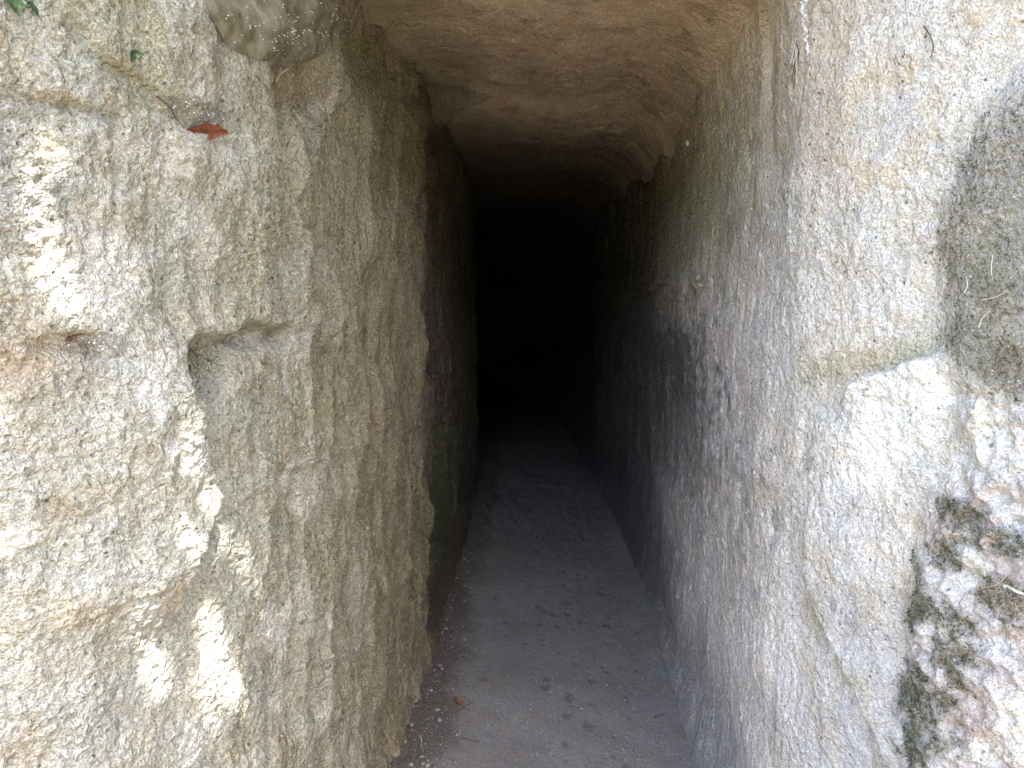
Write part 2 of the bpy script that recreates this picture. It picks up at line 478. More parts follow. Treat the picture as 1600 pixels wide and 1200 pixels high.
# ================================================================== right wall
def build_right():
    S, Z = wall_grid(RIGHT, 0.78, 2.6, 0.0038, 0.009, 0.0038)
    x, y, nx, ny = RIGHT.at(S)
    S = S.astype(np.float32); Z = Z.astype(np.float32)
    w1 = noise(x * 3 + 8, y * 3, Z * 3); w2 = noise(x * 9 + 4, y * 9 + 6, Z * 9)
    outer = sstep(1.55, 1.35, y)
    d = 0.016 * fbm(x + 4, y, Z, 1.6, 3) + 0.009 * fbm(x + 2, y, Z, 5.0, 3)
    u = S + 0.03 * Z + 0.02 * w1
    d += (0.006 * noise(u * 17, Z * 1.6, 5.3) + 0.003 * noise(u * 50, Z * 5, 2.1)) * (1 - 0.6 * outer)
    lump = np.abs(noise(x * 24 + 7, y * 24, Z * 24)); lump2 = np.abs(noise(x * 55 + 2, y * 55, Z * 50))
    d += (0.003 + 0.001 * outer) * (0.5 - lump) + (0.0026 + 0.002 * outer) * (0.5 - lump2) + 0.0022 * noise(x * 100, y * 100, Z * 80)
    # vertical arris where the tunnel's side meets the outer face
    arr = P(RIGHT, (1262, -40), (1250, 60), (1240, 150), (1243, 260), (1240, 340), (1225, 420))
    q, sg, al = polydist(S, Z, arr)
    sa = np.interp(Z, *zip(*sorted((b, a) for a, b in arr)))
    sd = (S - sa) + 0.006 * w2
    d += ends(al, 0.2) * 0.020 * sstep(-0.01, 0.006, sd) * np.exp(-np.maximum(sd, 0) / 0.12)
    d -= ends(al, 0.2) * 0.008 * np.exp(-((sd + 0.004) / 0.006) ** 2)
    # broken ledge: the pale shelf under the olive band
    shelf = P(RIGHT, (1285, 640), (1303, 612), (1350, 592), (1400, 572), (1440, 556), (1475, 545), (1520, 560))
    zz = np.interp(S, *zip(*sorted(map(tuple, shelf))))
    q, sg, al = polydist(S, Z, shelf)
    al = np.clip((S - shelf[:, 0].min()) / np.ptp(shelf[:, 0]) + 0.15 * w2 + 0.1 * w1, 0, 1)
    sd = (zz - Z) + 0.020 * w2 + 0.011 * noise(x * 30, y * 30, Z * 30) + 0.005 * noise(x * 70, y * 70, Z * 70)
    sh = ends(al, 0.3) * sstep(-0.006, 0.010, sd) * np.exp(-np.maximum(sd, 0) / 0.13)
    d += 0.030 * sh
    d += 0.5 * sh * (0.016 * (0.5 - lump) + 0.010 * (0.5 - lump2))
    shelf_m = ends(al, 0.25) * sstep(-0.006, 0.010, sd) * (1 - sstep(0.13, 0.26, sd + 0.06 * w2))
    # long curved seam low down
    seam = P(RIGHT, (1285, 640), (1282, 720), (1262, 800), (1256, 880), (1275, 950), (1302, 1010), (1345, 1080), (1375, 1150), (1390, 1230))
    q, sg, al = polydist(S, Z, seam)
    sa = np.interp(Z, *zip(*sorted((b, a) for a, b in seam)))
    sd = (S - sa) + 0.007 * w2
    d += sstep(0.15, 0.5, al) * (0.022 * sstep(-0.012, 0.01, sd) * np.exp(-np.maximum(sd, 0) / 0.10) - 0.006 * np.exp(-((sd + 0.003) / 0.006) ** 2))
    # outer bulging rock
    sb = np.interp(Z, *zip(*sorted((b, a) for a, b in P(RIGHT, (1640, 60), (1560, 160), (1510, 240), (1482, 330), (1468, 430), (1466, 540), (1490, 620), (1480, 720), (1440, 800), (1420, 900), (1410, 1000), (1400, 1230)))))
    sd = (S - sb) + 0.012 * w2 + 0.01 * w1
    bul = sstep(-0.015, 0.06, sd)
    lowr = sstep(1.35, 1.2, Z); bsd = sd
    d += 0.030 * bul * (1 + 0.5 * w1)
    knob = np.abs(noise(x * 13 + 3, y * 13, Z * 13))
    knob2 = np.abs(noise(x * 29 + 3, y * 29, Z * 29))
    d += bul * lowr * (0.016 * (0.45 - knob) + 0.018 * (0.45 - knob2) + 0.012 * (0.5 - lump) + 0.006 * (0.5 - lump2))
    # cracked plaster-like crust inside
    cr = P(RIGHT, (975, 458), (1000, 462), (1022, 452), (1040, 443), (1052, 458), (1063, 470), (1082, 455), (1100, 448), (1118, 456))
    zz = np.interp(S, *zip(*sorted(map(tuple, cr))))
    q, sg, al = polydist(S, Z, cr)
    al = np.clip((S - cr[:, 0].min()) / np.ptp(cr[:, 0]), 0, 1)
    sd = (Z - zz) + 0.022 * w2 + 0.012 * noise(x * 30, y * 30, Z * 30)
    d += ends(al, 0.15) * (0.013 * sstep(-0.01, 0.008, sd) * np.exp(-np.maximum(sd, 0) / 0.12) - 0.010 * np.exp(-(sd / 0.008) ** 2))
    for pts, a, wd in (([(1240, 120), (1243, 190), (1232, 270), (1222, 330)], 0.012, 0.007), ([(1195, 0), (1200, 80), (1192, 130), (1195, 180)], 0.014, 0.012),
                       ([(1160, 330), (1165, 250), (1150, 170)], 0.008, 0.015), ([(1128, 560), (1130, 640), (1122, 700)], 0.006, 0.010)):
        q, sg, al = polydist(S, Z, P(RIGHT, *pts))
        d -= ends(al, 0.2) * a * np.exp(-((q + 0.004 * w2) / wd) ** 2)
    for px, py, r, a in ((1475, 226, 0.006, 0.015), (1292, 22, 0.005, 0.014), (1278, 45, 0.004, 0.012), (1259, 88, 0.004, 0.012), (1268, 88, 0.004, 0.012), (1345, 620, 0.004, 0.01)):
        d -= a * blob(S, Z, on_plan(RIGHT, px, py), r, r * 1.4, 0, 0.5)
    d += 0.035 * sstep(0.16, 0.0, Z) * sstep(1.6, 2.2, y)
    d += 0.03 * sstep(1.70, 2.04, Z + 0.04 * w1) * sstep(1.75, 2.2, y)
    X, Y = x + nx * d, y + ny * d
    # ---- colour
    n1 = fbm(x, y, Z, 3.2, 4); n2 = fbm(x + 7, y, Z, 12, 4); n3 = fbm(u * 3, 0 * Z, Z * 0.35, 6, 4)
    c = np.zeros(S.shape + (3,), np.float32) + np.array((0.57, 0.515, 0.475), np.float32)
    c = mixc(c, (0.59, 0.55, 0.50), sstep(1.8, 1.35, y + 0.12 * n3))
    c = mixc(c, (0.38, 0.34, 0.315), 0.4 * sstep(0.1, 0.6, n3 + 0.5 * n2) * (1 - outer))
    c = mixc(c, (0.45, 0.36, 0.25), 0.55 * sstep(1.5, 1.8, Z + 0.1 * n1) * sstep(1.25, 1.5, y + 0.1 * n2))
    c = mixc(c, (0.55, 0.45, 0.33), 0.6 * sstep(0.1, 0.6, n2 + 0.3 * n1) * outer)
    band = blob(S, Z, on_plan(RIGHT, 1385, 562), 0.15, 0.035, math.radians(14), 0.8, 0.8 * n2)
    c = mixc(c, (0.37, 0.33, 0.19), 0.6 * band)
    c = mixc(c, (0.76, 0.745, 0.725), 0.85 * shelf_m)
    low = outer * sstep(1.0, 0.75, Z + 0.1 * n1)
    c = mixc(c, (0.46, 0.44, 0.445), 0.8 * low * (0.5 + 0.5 * sstep(-0.3, 0.3, n3)))
    qs, sgs, als = polydist(S, Z, seam)
    c = mixc(c, (0.33, 0.30, 0.22), 0.75 * sstep(0.3, 0.6, als) * np.exp(-(np.maximum(0, qs - 0.004) / 0.03) ** 2) * sstep(-0.25, 0.3, n2 + 0.2))  # dark olive shading painted along the seam
    c = mixc(c, (0.45, 0.41, 0.33), 0.5 * outer * sstep(0.15, 0.5, n3 + 0.4 * n2) * sstep(1.2, 0.9, Z))
    # tunnel's dark painted in with depth, then soot and olive patches
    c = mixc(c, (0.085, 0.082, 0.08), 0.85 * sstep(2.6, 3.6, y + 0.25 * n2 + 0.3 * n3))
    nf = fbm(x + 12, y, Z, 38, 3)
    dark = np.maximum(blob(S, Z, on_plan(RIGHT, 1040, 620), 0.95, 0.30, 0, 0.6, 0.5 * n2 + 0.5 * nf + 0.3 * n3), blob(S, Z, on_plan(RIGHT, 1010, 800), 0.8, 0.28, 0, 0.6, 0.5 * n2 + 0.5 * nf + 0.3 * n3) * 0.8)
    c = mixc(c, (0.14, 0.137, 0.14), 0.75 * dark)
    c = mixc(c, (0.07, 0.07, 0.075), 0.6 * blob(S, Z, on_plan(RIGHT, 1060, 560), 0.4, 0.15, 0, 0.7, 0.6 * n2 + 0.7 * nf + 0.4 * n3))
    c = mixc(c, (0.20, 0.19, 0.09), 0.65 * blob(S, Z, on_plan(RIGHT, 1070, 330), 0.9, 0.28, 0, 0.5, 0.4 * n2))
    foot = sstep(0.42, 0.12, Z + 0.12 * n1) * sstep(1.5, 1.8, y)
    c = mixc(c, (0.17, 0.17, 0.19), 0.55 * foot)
    # outer rock: grey, pinkish, lichen, moss
    c = mixc(c, (0.52, 0.485, 0.475), 0.85 * bul)
    n4 = fbm(x + 1, y, Z, 45, 3)
    c = mixc(c, (0.25, 0.24, 0.195), 0.9 * sstep(-0.05, 0.14, bsd + 0.04 * n2 + 0.02 * n4) * sstep(1.22, 1.36, Z + 0.06 * n2) * (0.65 + 0.35 * sstep(-0.3, 0.3, n2 + 0.6 * n4)))
    c = mixc(c, (0.42, 0.27, 0.22), 0.35 * bul * lowr * sstep(0.2, 0.5, fbm(x + 31, y, Z, 9, 4)))
    c = mixc(c, (0.68, 0.65, 0.60), 0.75 * bul * lowr * sstep(0.1, 0.4, fbm(x + 3, y + 17, Z, 8, 4)))
    moss = np.zeros_like(d)
    for px, py, ru, rz, k in ((1450, 940, 0.035, 0.07, 1), (1500, 1000, 0.04, 0.10, 1), (1520, 800, 0.045, 0.035, 1), (1450, 1080, 0.035, 0.09, 1), (1490, 860, 0.025, 0.06, 1), (1580, 930, 0.04, 0.03, 0.9), (1440, 1170, 0.03, 0.06, 1),
                              (1540, 430, 0.06, 0.08, 0.8), (1580, 580, 0.05, 0.05, 0.95), (1520, 520, 0.05, 0.05, 0.7), (1530, 330, 0.06, 0.10, 0.55), (1590, 850, 0.03, 0.03, 0.8), (1580, 240, 0.05, 0.06, 0.5)):
        moss = np.maximum(moss, k * blob(S, Z, on_plan(RIGHT, px, py), ru, rz, 0, 0.8, 1.0 * n2 + 0.6 * n4))
    moss = moss * sstep(-0.05, 0.05, bsd + 0.03)
    c = mixc(c, (0.115, 0.105, 0.06), 0.72 * np.clip(moss, 0, 1))
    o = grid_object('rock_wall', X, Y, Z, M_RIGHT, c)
    return o, X, Y, Z, moss


# ================================================================== ceiling and the brow above the mouth
def shift_y(y):
    return np.interp(y, [0, 2, 3.7, 5, 6.4, 8, 9.8], [0.03, 0.035, 0.035, 0.0, -0.27, -1.0, -2.1])


def build_ceiling():
    yc = np.concatenate([np.linspace(9.9, 5.2, 60, endpoint=False), np.arange(5.2, 3.2, -0.012), np.arange(3.2, 1.45, -0.0055)])
    prof = [(float(q), 0.0) for q in yc]
    for a in np.linspace(0, math.pi / 2, 24)[1:]:
        prof.append((1.45 - 0.20 * math.sin(a), 0.20 * (1 - math.cos(a))))
    for q in np.linspace(0, 1, 30)[1:]:
        prof.append((1.25 - 0.2 * q, 0.20 + 2.5 * q))
    prof = np.array(prof)
    xi = np.concatenate([np.linspace(-1.0, -0.6, 16, endpoint=False), np.arange(-0.6, 0.65, 0.0048), np.linspace(0.65, 1.0, 16)])
    U, XI = np.meshgrid(np.arange(len(prof)), xi, indexing='ij')
    yy = prof[U, 0]; up = prof[U, 1]
    wide = 1 + 0.0 * up
    x = XI * wide + shift_y(yy)
    base = 2.085 - 0.06 * sstep(2.75, 3.05, yy + 0.3 * XI ** 2) - 0.05 * sstep(3.8, 4.2, yy) - 0.06 * sstep(5.0, 5.4, yy)
    el = np.maximum(0, -XI - 0.26) / 0.2; er = np.clip(XI - 0.18 + 0.03 * noise(XI * 5, yy * 4, up), 0, 0.5) / 0.28
    z = base + 0.02 * sstep(0, -0.4, XI) - 0.02 * el ** 2 - 0.15 * er ** 2.6 * sstep(1.62, 2.2, yy) - 0.03 * XI + 0.05 * sstep(1.75, 1.45, yy) * sstep(0.1, 0.5, XI)
    z = z + up
    w1 = noise(x * 3, yy * 3, up + 2); w2 = noise(x * 10, yy * 10, up * 3 + 4)
    d = 0.022 * fbm(x, yy, up + 3, 2.2, 3) + 0.010 * fbm(x, yy * 0.6, up + 1, 9, 3)
    d += 0.002 * np.abs(noise(x * 12, yy * 30, up + 7)) + 0.008 * np.abs(noise(x * 36, yy * 44, up)) + 0.012 * (1 - sstep(0.0, 0.05, np.abs(noise(x * 6 + 3, yy * 13, up + 2)))) * sstep(0.1, 0.4, noise(x * 4, yy * 4 + 9, up)) + 0.0022 * noise(x * 95, yy * 95, up)
    for cx, cy, r, a in ((0.06, 2.2, 0.025, 0.02), (0.16, 2.05, 0.02, 0.015), (-0.06, 1.9, 0.03, 0.02), (0.28, 2.35, 0.02, 0.015), (0.1, 2.7, 0.03, 0.018), (0.3, 3.1, 0.05, 0.03), (-0.15, 2.6, 0.02, 0.012), (0.2, 2.9, 0.015, 0.012)):
        rr = np.hypot(x - cx, yy - cy) / r + 0.5 * w2
        d += a * (1 - sstep(0.3, 1.2, rr))
    # arched tool ribs across the roof
    for yr, a, w in ((2.62, 0.028, 0.05), (3.02, 0.03, 0.05), (3.5, 0.02, 0.06), (4.1, 0.02, 0.06)):
        sd = yy - (yr + 0.25 * XI ** 2 + 0.03 * w1)
        d -= a * sstep(-0.03, 0.02, sd) * np.exp(-np.maximum(sd, 0) / w / 3) * (0.1 + 0.3 * np.minimum(np.abs(XI), 0.45) / 0.4) * (0.6 + 0.9 * w1)
    flat = sstep(0.25, 0.0, up)
    Z = z + d * (0.3 + 0.7 * flat)
    Y = yy - d * (1 - flat)
    n1 = fbm(x, yy, up, 3, 4); n2 = fbm(x + 5, yy, up, 13, 4)
    c = np.zeros(x.shape + (3,), np.float32) + np.array((0.45, 0.365, 0.285), np.float32)
    c = mixc(c, (0.47, 0.40, 0.31), 0.6 * sstep(-0.2, 0.5, n1))
    c = mixc(c, (0.32, 0.20, 0.11), 0.35 * sstep(0.2, 0.6, n2))
    c = mixc(c, (0.22, 0.16, 0.11), 0.5 * sstep(0.35, 0.6, fbm(x + 2, yy * 1.5, up, 9, 4)))
    c = mixc(c, (0.22, 0.2, 0.12), 0.6 * sstep(-0.15, -0.4, XI + 0.1 * n1))
    c = mixc(c, (0.06, 0.05, 0.042), 0.85 * sstep(2.9, 4.3, yy + 0.2 * n1))  # roof colour darkened with depth to paint in the tunnel's shade
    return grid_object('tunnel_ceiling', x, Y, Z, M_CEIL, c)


# ================================================================== floor
def build_floor():
    ya = np.concatenate([np.linspace(0.9, 1.7, 40, endpoint=False), np.arange(1.7, 3.6, 0.006), np.arange(3.6, 6, 0.014), np.linspace(6, 10, 40)])
    xi = np.concatenate([np.linspace(-1.1, -0.55, 20, endpoint=False), np.arange(-0.55, 0.6, 0.005), np.linspace(0.6, 1.1, 20)])
    yy, XI = np.meshgrid(ya, xi, indexing='ij')
    x = XI + shift_y(yy)
    n1 = fbm(x, yy, 0 * x + 1, 3, 4); n2 = fbm(x, yy, 0 * x + 5, 13, 4)
    grit = sstep(-0.24, -0.33, x + 0.05 * n1 + 0.02 * n2)
    z = 0.012 * fbm(x, yy, 0 * x, 1.6, 3) + 0.004 * n2 * 0.6 + 0.02 * grit + 0.004 * grit * np.abs(noise(x * 60, yy * 60, 0 * x)) + 0.0012 * noise(x * 90, yy * 90, 0 * x)
    z += 0.03 * sstep(0.36, 0.5, x) * sstep(2.0, 2.6, yy)
    dent = np.zeros_like(z)
    rg = np.random.default_rng(5)
    for k in range(150):
        t = rg.random()
        cx = rg.normal(0.16, 0.12) if t < 0.75 else rg.uniform(-0.2, 0.42)
        cy = rg.uniform(2.0, 4.4)
        r = rg.uniform(0.006, 0.016)
        m = (np.abs(x - cx) < 0.06) & (np.abs(yy - cy) < 0.06)
        if not m.any(): continue
        rr = np.hypot((x[m] - cx) / r, (yy[m] - cy) / (r * rg.uniform(0.8, 1.5)))
        dent[m] = np.maximum(dent[m], (1 - sstep(0.3, 1.3, rr + 1.0 * n2[m])))
    z -= 0.004 * dent
    c = np.zeros(x.shape + (3,), np.float32) + np.array((0.19, 0.18, 0.175), np.float32)
    c = mixc(c, (0.215, 0.204, 0.194), 0.7 * sstep(-0.1, 0.5, n1))
    c = mixc(c, (0.23, 0.22, 0.205), 0.5 * np.exp(-((x + 0.21 + 0.05 * n1) / 0.06) ** 2) * sstep(3.6, 2.6, yy) * sstep(-0.2, 0.5, n2 + 0.2))
    c = mixc(c, (0.10, 0.085, 0.072), 0.75 * grit)
    c = mixc(c, (0.085, 0.082, 0.082), 0.5 * dent)
    return grid_object('tunnel_floor', x, yy, z, M_FLOOR, c, flip=True)


def label_free(o, kind):
    o['kind'] = kind
    return o


left_wall = build_left()
left_src = BVH_SRC['rock_wall']
right_wall, RX, RY, RZ, RMOSS = build_right()
right_src = BVH_SRC['rock_wall']
ceiling = build_ceiling()
ceil_src = BVH_SRC['tunnel_ceiling']
floor = build_floor()
floor_src = BVH_SRC['tunnel_floor']
tag(left_wall, 'olive-tan hewn tuff wall with vertical pick furrows and sun patches', 'rock wall', kind='thing')
tag(right_wall, 'bleached pale stone wall with soot and painted shade inside, mossy grey at its outer edge', 'rock wall', kind='thing')
label_free(ceiling, 'structure')
label_free(floor, 'structure')


def bvh(src):
    co, q = src
    t = np.concatenate([q[:, [0, 1, 2]], q[:, [0, 2, 3]]])
    return BVHTree.FromPolygons(co.tolist(), t.tolist(), all_triangles=True)


BV = {'L': bvh(left_src), 'R': bvh(right_src), 'C': bvh(ceil_src), 'F': bvh(floor_src)}
CAMP = Vector((0, 0, CAM_Z))


def hit(px, py, which='LRCF'):
    """point and outward normal of the rock where a sight line from the standing point meets it"""
    v = ray(px, py).normalized()
    best = None
    for k in which:
        loc, nor, i, dist = BV[k].ray_cast(CAMP, v)
        if loc is not None and (best is None or dist < best[2]):
            best = (loc, nor, dist)
    loc, nor, dist = best
    if nor.dot(v) > 0: nor = -nor
    return loc, nor


# hill top and open ground
def build_ground():
    m, N, L, B = new_mat('earth')
    tc = N.new('ShaderNodeTexCoord'); t = N.new('ShaderNodeTexNoise'); t.inputs['Scale'].default_value = 3; t.inputs['Detail'].default_value = 8
    L.new(tc.outputs['Object'], t.inputs['Vector'])
    r = N.new('ShaderNodeValToRGB'); r.color_ramp.elements[0].color = (0.10, 0.08, 0.05, 1); r.color_ramp.elements[1].color = (0.22, 0.18, 0.13, 1)
    L.new(t.outputs[0], r.inputs[0]); L.new(r.outputs[0], B.inputs['Base Color']); B.inputs['Roughness'].default_value = 1
    g = np.concatenate([-60 * np.linspace(1, 0.05, 20) ** 1.5, np.linspace(-0.6, 0.6, 12), 60 * np.linspace(0.05, 1, 20) ** 1.5])
    X, Y = np.meshgrid(g, g, indexing='ij')
    Z = -0.06 + 0.02 * noise(X * 2, Y * 2, 0 * X) * (np.hypot(X, Y) > 1)
    o = grid_object('ground', X, Y, Z, m); label_free(o, 'structure')
    gx = np.linspace(-6.6, 6.6, 60); gy = np.linspace(0, 1, 40)
    XX, T = np.meshgrid(gx, gy, indexing='ij')
    YY = 0.1 + T * 14
    ZZ = 4.62 + 1.5 * sstep(0, 1, T) + 0.15 * fbm(XX, YY, 0 * XX, 0.8, 3)
    o = grid_object('hill', XX, YY, ZZ, m); label_free(o, 'structure')


build_ground()


def build_shade_bank():  # unseen bank added behind the camera to keep low sky light out
    m = plain_mat('shade_bank_green', (0.055, 0.075, 0.028), 0.95, 0.45, 6, bump=0.8)
    T, A = np.meshgrid(np.linspace(0, 1, 70), np.linspace(-1.25, 1.25, 160), indexing='ij')
    R = 3.6 + 3.2 * T
    X = R * np.sin(A) * 1.15; Y = -R * np.cos(A) + 0.6
    Z = -0.1 + (4.2 - 2.6 * sstep(-0.25, -0.7, A)) * T ** 0.8  # lower on the left so more light reaches the right wall
    n = fbm(X, Y, Z, 1.1, 5)
    k = 0.45 * n * sstep(0, 0.08, T)
    o = grid_object('unseen_shade_bank', X - np.sin(A) * k, Y + np.cos(A) * k, Z + 0.2 * n * T, m)
    label_free(o, 'structure')


build_shade_bank()

# ================================================================== tree over the standing place (its leaves break the sun into patches)
M_LEAF = plain_mat('leaf', (0.07, 0.12, 0.03), 0.5, 0.35, 8, trans=0.35)
M_BARK = plain_mat('bark', (0.13, 0.10, 0.07), 0.95, 0.4, 20, bump=0.6)


def tube_data(pts, rad, sides=7):
    V, F = [], []
    pts = [Vector(p) for p in pts]
    for i, p in enumerate(pts):
        t = (pts[min(i + 1, len(pts) - 1)] - pts[max(i - 1, 0)]).normalized()
        a = t.orthogonal().normalized(); b = t.cross(a)
        r = rad[i] if hasattr(rad, '__len__') else rad
        for k in range(sides):
            an = 2 * math.pi * k / sides
            V.append(p + (a * math.cos(an) + b * math.sin(an)) * r)
    for i in range(len(pts) - 1):
        for k in range(sides):
            F.append((i * sides + k, i * sides + (k + 1) % sides, (i + 1) * sides + (k + 1) % sides, (i + 1) * sides + k))
    F.append(tuple(range(sides))[::-1]); F.append(tuple((len(pts) - 1) * sides + k for k in range(sides)))
    return V, F


def join(parts):
    V, F = [], []
    for v, f in parts:
        n = len(V); V += list(v); F += [tuple(i + n for i in q) for q in f]
    return V, F


SUN_GAPS = [  # sunlit patches on the stone: (px, py, gap radius)
    (48, 310, .005), (46, 350, .010), (50, 395, .012), (45, 430, .011), (64, 195, .008), (74, 222, .007), (118, 475, .010), (110, 440, .006),
    (298, 635, .009), (300, 660, .011), (302, 690, .009), (312, 752, .012), (318, 776, .009), (288, 845, .007),
    (375, 855, .010), (382, 880, .010), (390, 905, .007), (401, 940, .011), (408, 966, .007),
    (326, 985, .008), (328, 1015, .010), (326, 1050, .012), (324, 1085, .012), (328, 1120, .010), (334, 1150, .006), (366, 1035, .006), (374, 1060, .008), (380, 1088, .007), (340, 962, .004),
    (245, 1035, .007), (240, 1060, .010), (236, 1085, .008), (75, 1165, .008), (100, 1180, .006)]


def build_tree():
    root = empty('tree', (3.2, -1.6, 0))
    tag(root, 'leafy broad tree overhanging the tunnel entrance', 'tree')
    ctr = Vector((0.0, 1.25, 1.25)) + SUN * 4.3
    tr = [(3.2, -1.6, -0.1), (3.15, -1.55, 0.9), (3.0, -1.45, 2.0), (2.7, -1.3, 3.2), (2.2, -1.1, 4.1), (1.6, -0.8, 4.9)]
    parts = [tube_data(tr, [.16, .13, .115, .10, .075, .04], 10)]
    for a, b in (((2.7, -1.3, 3.2), (0.4, -0.9, 4.6)), ((2.2, -1.1, 4.1), (1.4, 0.5, 5.2)), ((2.2, -1.1, 4.1), (2.6, 0.2, 5.0)), ((1.6, -0.8, 4.9), (0.2, -0.4, 5.4)), ((2.7, -1.3, 3.2), (1.6, -2.0, 4.6))):
        a, b = Vector(a), Vector(b)
        pp = [a.lerp(b, t) + Vector((0, 0, 0.15 * math.sin(t * 3.1))) for t in np.linspace(0, 1, 6)]
        parts.append(tube_data(pp, list(np.linspace(.05, .012, 6)), 6))
    V, F = join(parts)
    mesh_object('trunk', V, F, M_BARK, root)
    # leaves
    a = SUN.orthogonal().normalized(); b = SUN.cross(a)
    n = 36000
    rg = np.random.default_rng(3)
    ang = rg.uniform(0, 2 * math.pi, n); rad = 1.8 * np.sqrt(rg.random(n)); h = rg.normal(0, 0.22, n)
    pos = np.array(ctr)[None] + np.cos(ang)[:, None] * rad[:, None] * np.array(a) + np.sin(ang)[:, None] * rad[:, None] * np.array(b) + h[:, None] * np.array(SUN)
    keep = np.ones(n, bool)
    S = np.array(SUN)
    size = rg.uniform(0.045, 0.075, n)
    for px, py, r in SUN_GAPS:
        p = np.array(hit(px, py)[0])
        v = pos - p; t = v @ S
        q = np.linalg.norm(v - t[:, None] * S, axis=1)
        keep &= q > r * 0.8 + size * 0.37
    pos, size = pos[keep], size[keep]
    n = len(pos)
    d1 = rg.normal(size=(n, 3)) + 0.2; d1 -= (d1 @ S)[:, None] * S * 0.7; d1 /= np.linalg.norm(d1, axis=1, keepdims=True)
    nn = rg.normal(size=(n, 3)) * 0.5 + S; d2 = np.cross(nn, d1); d2 /= np.linalg.norm(d2, axis=1, keepdims=True)
    L = size[:, None]
    v = np.stack([pos - d1 * L, pos + d2 * L * 0.45, pos + d1 * L, pos - d2 * L * 0.45], 1).reshape(-1, 3)
    f = np.arange(n * 4).reshape(-1, 4)
    mesh_object('crown', v.tolist(), f.tolist(), M_LEAF, root, smooth=False)


build_tree()


# ================================================================== small things on and in the stone
def frame(nor, up=(0, 0, 1)):
    """axes on a rock face: across, up along the face, out"""
    n = Vector(nor).normalized(); u = Vector(up)
    a = u.cross(n)
    if a.length < 1e-3: a = Vector((1, 0, 0))
    a.normalize()
    return a, n.cross(a).normalized(), n


def avg_hit(px, py, which='LRCF', r=6):
    L = [hit(px + i * r, py + j * r, which) for i in (-1, 0, 1) for j in (-1, 0, 1)]
    n = Vector((0, 0, 0))
    for q in L: n += q[1]
    return L[4][0], n.normalized()


def strand(name, pix, lift, rad, mat, which='LRCF', parent=None, sides=6, n=18, taper=0.5):
    """a straw, root or twig lying on the stone along the given sight points"""
    P3 = []
    for i, (px, py) in enumerate(pix):
        p, q = hit(px, py, which)
        l = lift[i] if hasattr(lift, '__len__') else lift
        P3.append(p + q * 0.5 * l + (CAMP - p).normalized() * 0.5 * l)
    c = catmull([tuple(p) for p in P3], max(2, n // (len(P3) - 1)))
    rr = np.linspace(1, taper, len(c)) * rad
    V, F = tube_data([Vector(q) for q in c], list(rr), sides)
    return mesh_object(name, V, F, mat, parent)


M_DRYLEAF = plain_mat('dry_leaf', (0.29, 0.11, 0.065), 0.6, 0.35, 90, bump=0.4, trans=0.2)
M_BROWNLEAF = plain_mat('brown_leaf', (0.16, 0.07, 0.04), 0.7, 0.4, 90, bump=0.4)
M_STRAW = plain_mat('straw', (0.55, 0.46, 0.27), 0.7, 0.2, 50)
M_PALESTEM = plain_mat('pale_stem', (0.62, 0.60, 0.50), 0.6, 0.15, 50)
M_ROOT = plain_mat('root', (0.12, 0.09, 0.065), 0.9, 0.35, 90, bump=0.5)
M_GREEN = plain_mat('green_leaf', (0.10, 0.17, 0.075), 0.5, 0.3, 40, trans=0.3)
M_PEB = plain_mat('pebble', (0.36, 0.33, 0.30), 0.9, 0.35, 120, bump=0.5)
M_PEBM = plain_mat('clod', (0.30, 0.28, 0.22), 0.95, 0.3, 120, bump=0.6)
M_PEBD = plain_mat('dark_grit', (0.11, 0.09, 0.075), 0.95, 0.5, 150, bump=0.5)
M_PALE = plain_mat('pale_crust', (0.72, 0.72, 0.72), 0.95, 0.15, 120, bump=0.8)
M_MOSS = plain_mat('moss', (0.105, 0.11, 0.045), 0.9, 0.5, 70, trans=0.2)


def web_mat(name, lo, hi, alpha):
    m, N, L, B = new_mat(name)
    tc = N.new('ShaderNodeTexCoord')

    def nz(sc, det):
        t = N.new('ShaderNodeTexNoise'); t.inputs['Scale'].default_value = sc; t.inputs['Detail'].default_value = det
        L.new(tc.outputs['Object'], t.inputs['Vector']); return t.outputs[0]
    c = N.new('ShaderNodeValToRGB')
    c.color_ramp.elements[0].position, c.color_ramp.elements[1].position = 0.36, 0.62
    c.color_ramp.elements[0].color = (*lo, 1); c.color_ramp.elements[1].color = (*hi, 1)
    L.new(nz(24, 6), c.inputs[0]); L.new(c.outputs[0], B.inputs['Base Color'])
    B.inputs['Roughness'].default_value = 1; B.inputs['Specular IOR Level'].default_value = 0.05
    r = N.new('ShaderNodeMapRange'); r.inputs[1].default_value = 0.3; r.inputs[2].default_value = 0.7
    r.inputs[3].default_value = alpha - 0.3; r.inputs[4].default_value = min(1, alpha + 0.3)
    L.new(nz(60, 6), r.inputs[0]); L.new(r.outputs[0], B.inputs['Alpha'])
    bp = N.new('ShaderNodeBump'); bp.inputs['Strength'].default_value = 0.7; bp.inputs['Distance'].default_value = 0.006
    L.new(nz(110, 4), bp.inputs['Height']); L.new(bp.outputs[0], B.inputs['Normal'])
    return m


M_WEB = web_mat('dusty_web', (0.16, 0.138, 0.08), (0.33, 0.295, 0.215), 0.97)
M_WEBT = web_mat('thin_web', (0.18, 0.16, 0.12), (0.30, 0.28, 0.23), 0.32)


def ico(sub=1):
    import bmesh
    bm = bmesh.new(); bmesh.ops.create_icosphere(bm, subdivisions=sub, radius=1)
    V = np.array([v.co[:] for v in bm.verts]); F = [tuple(v.index for v in f.verts) for f in bm.faces]
    bm.free(); return V, F


IV, IF = ico(2)
IV1, IF1 = ico(1)


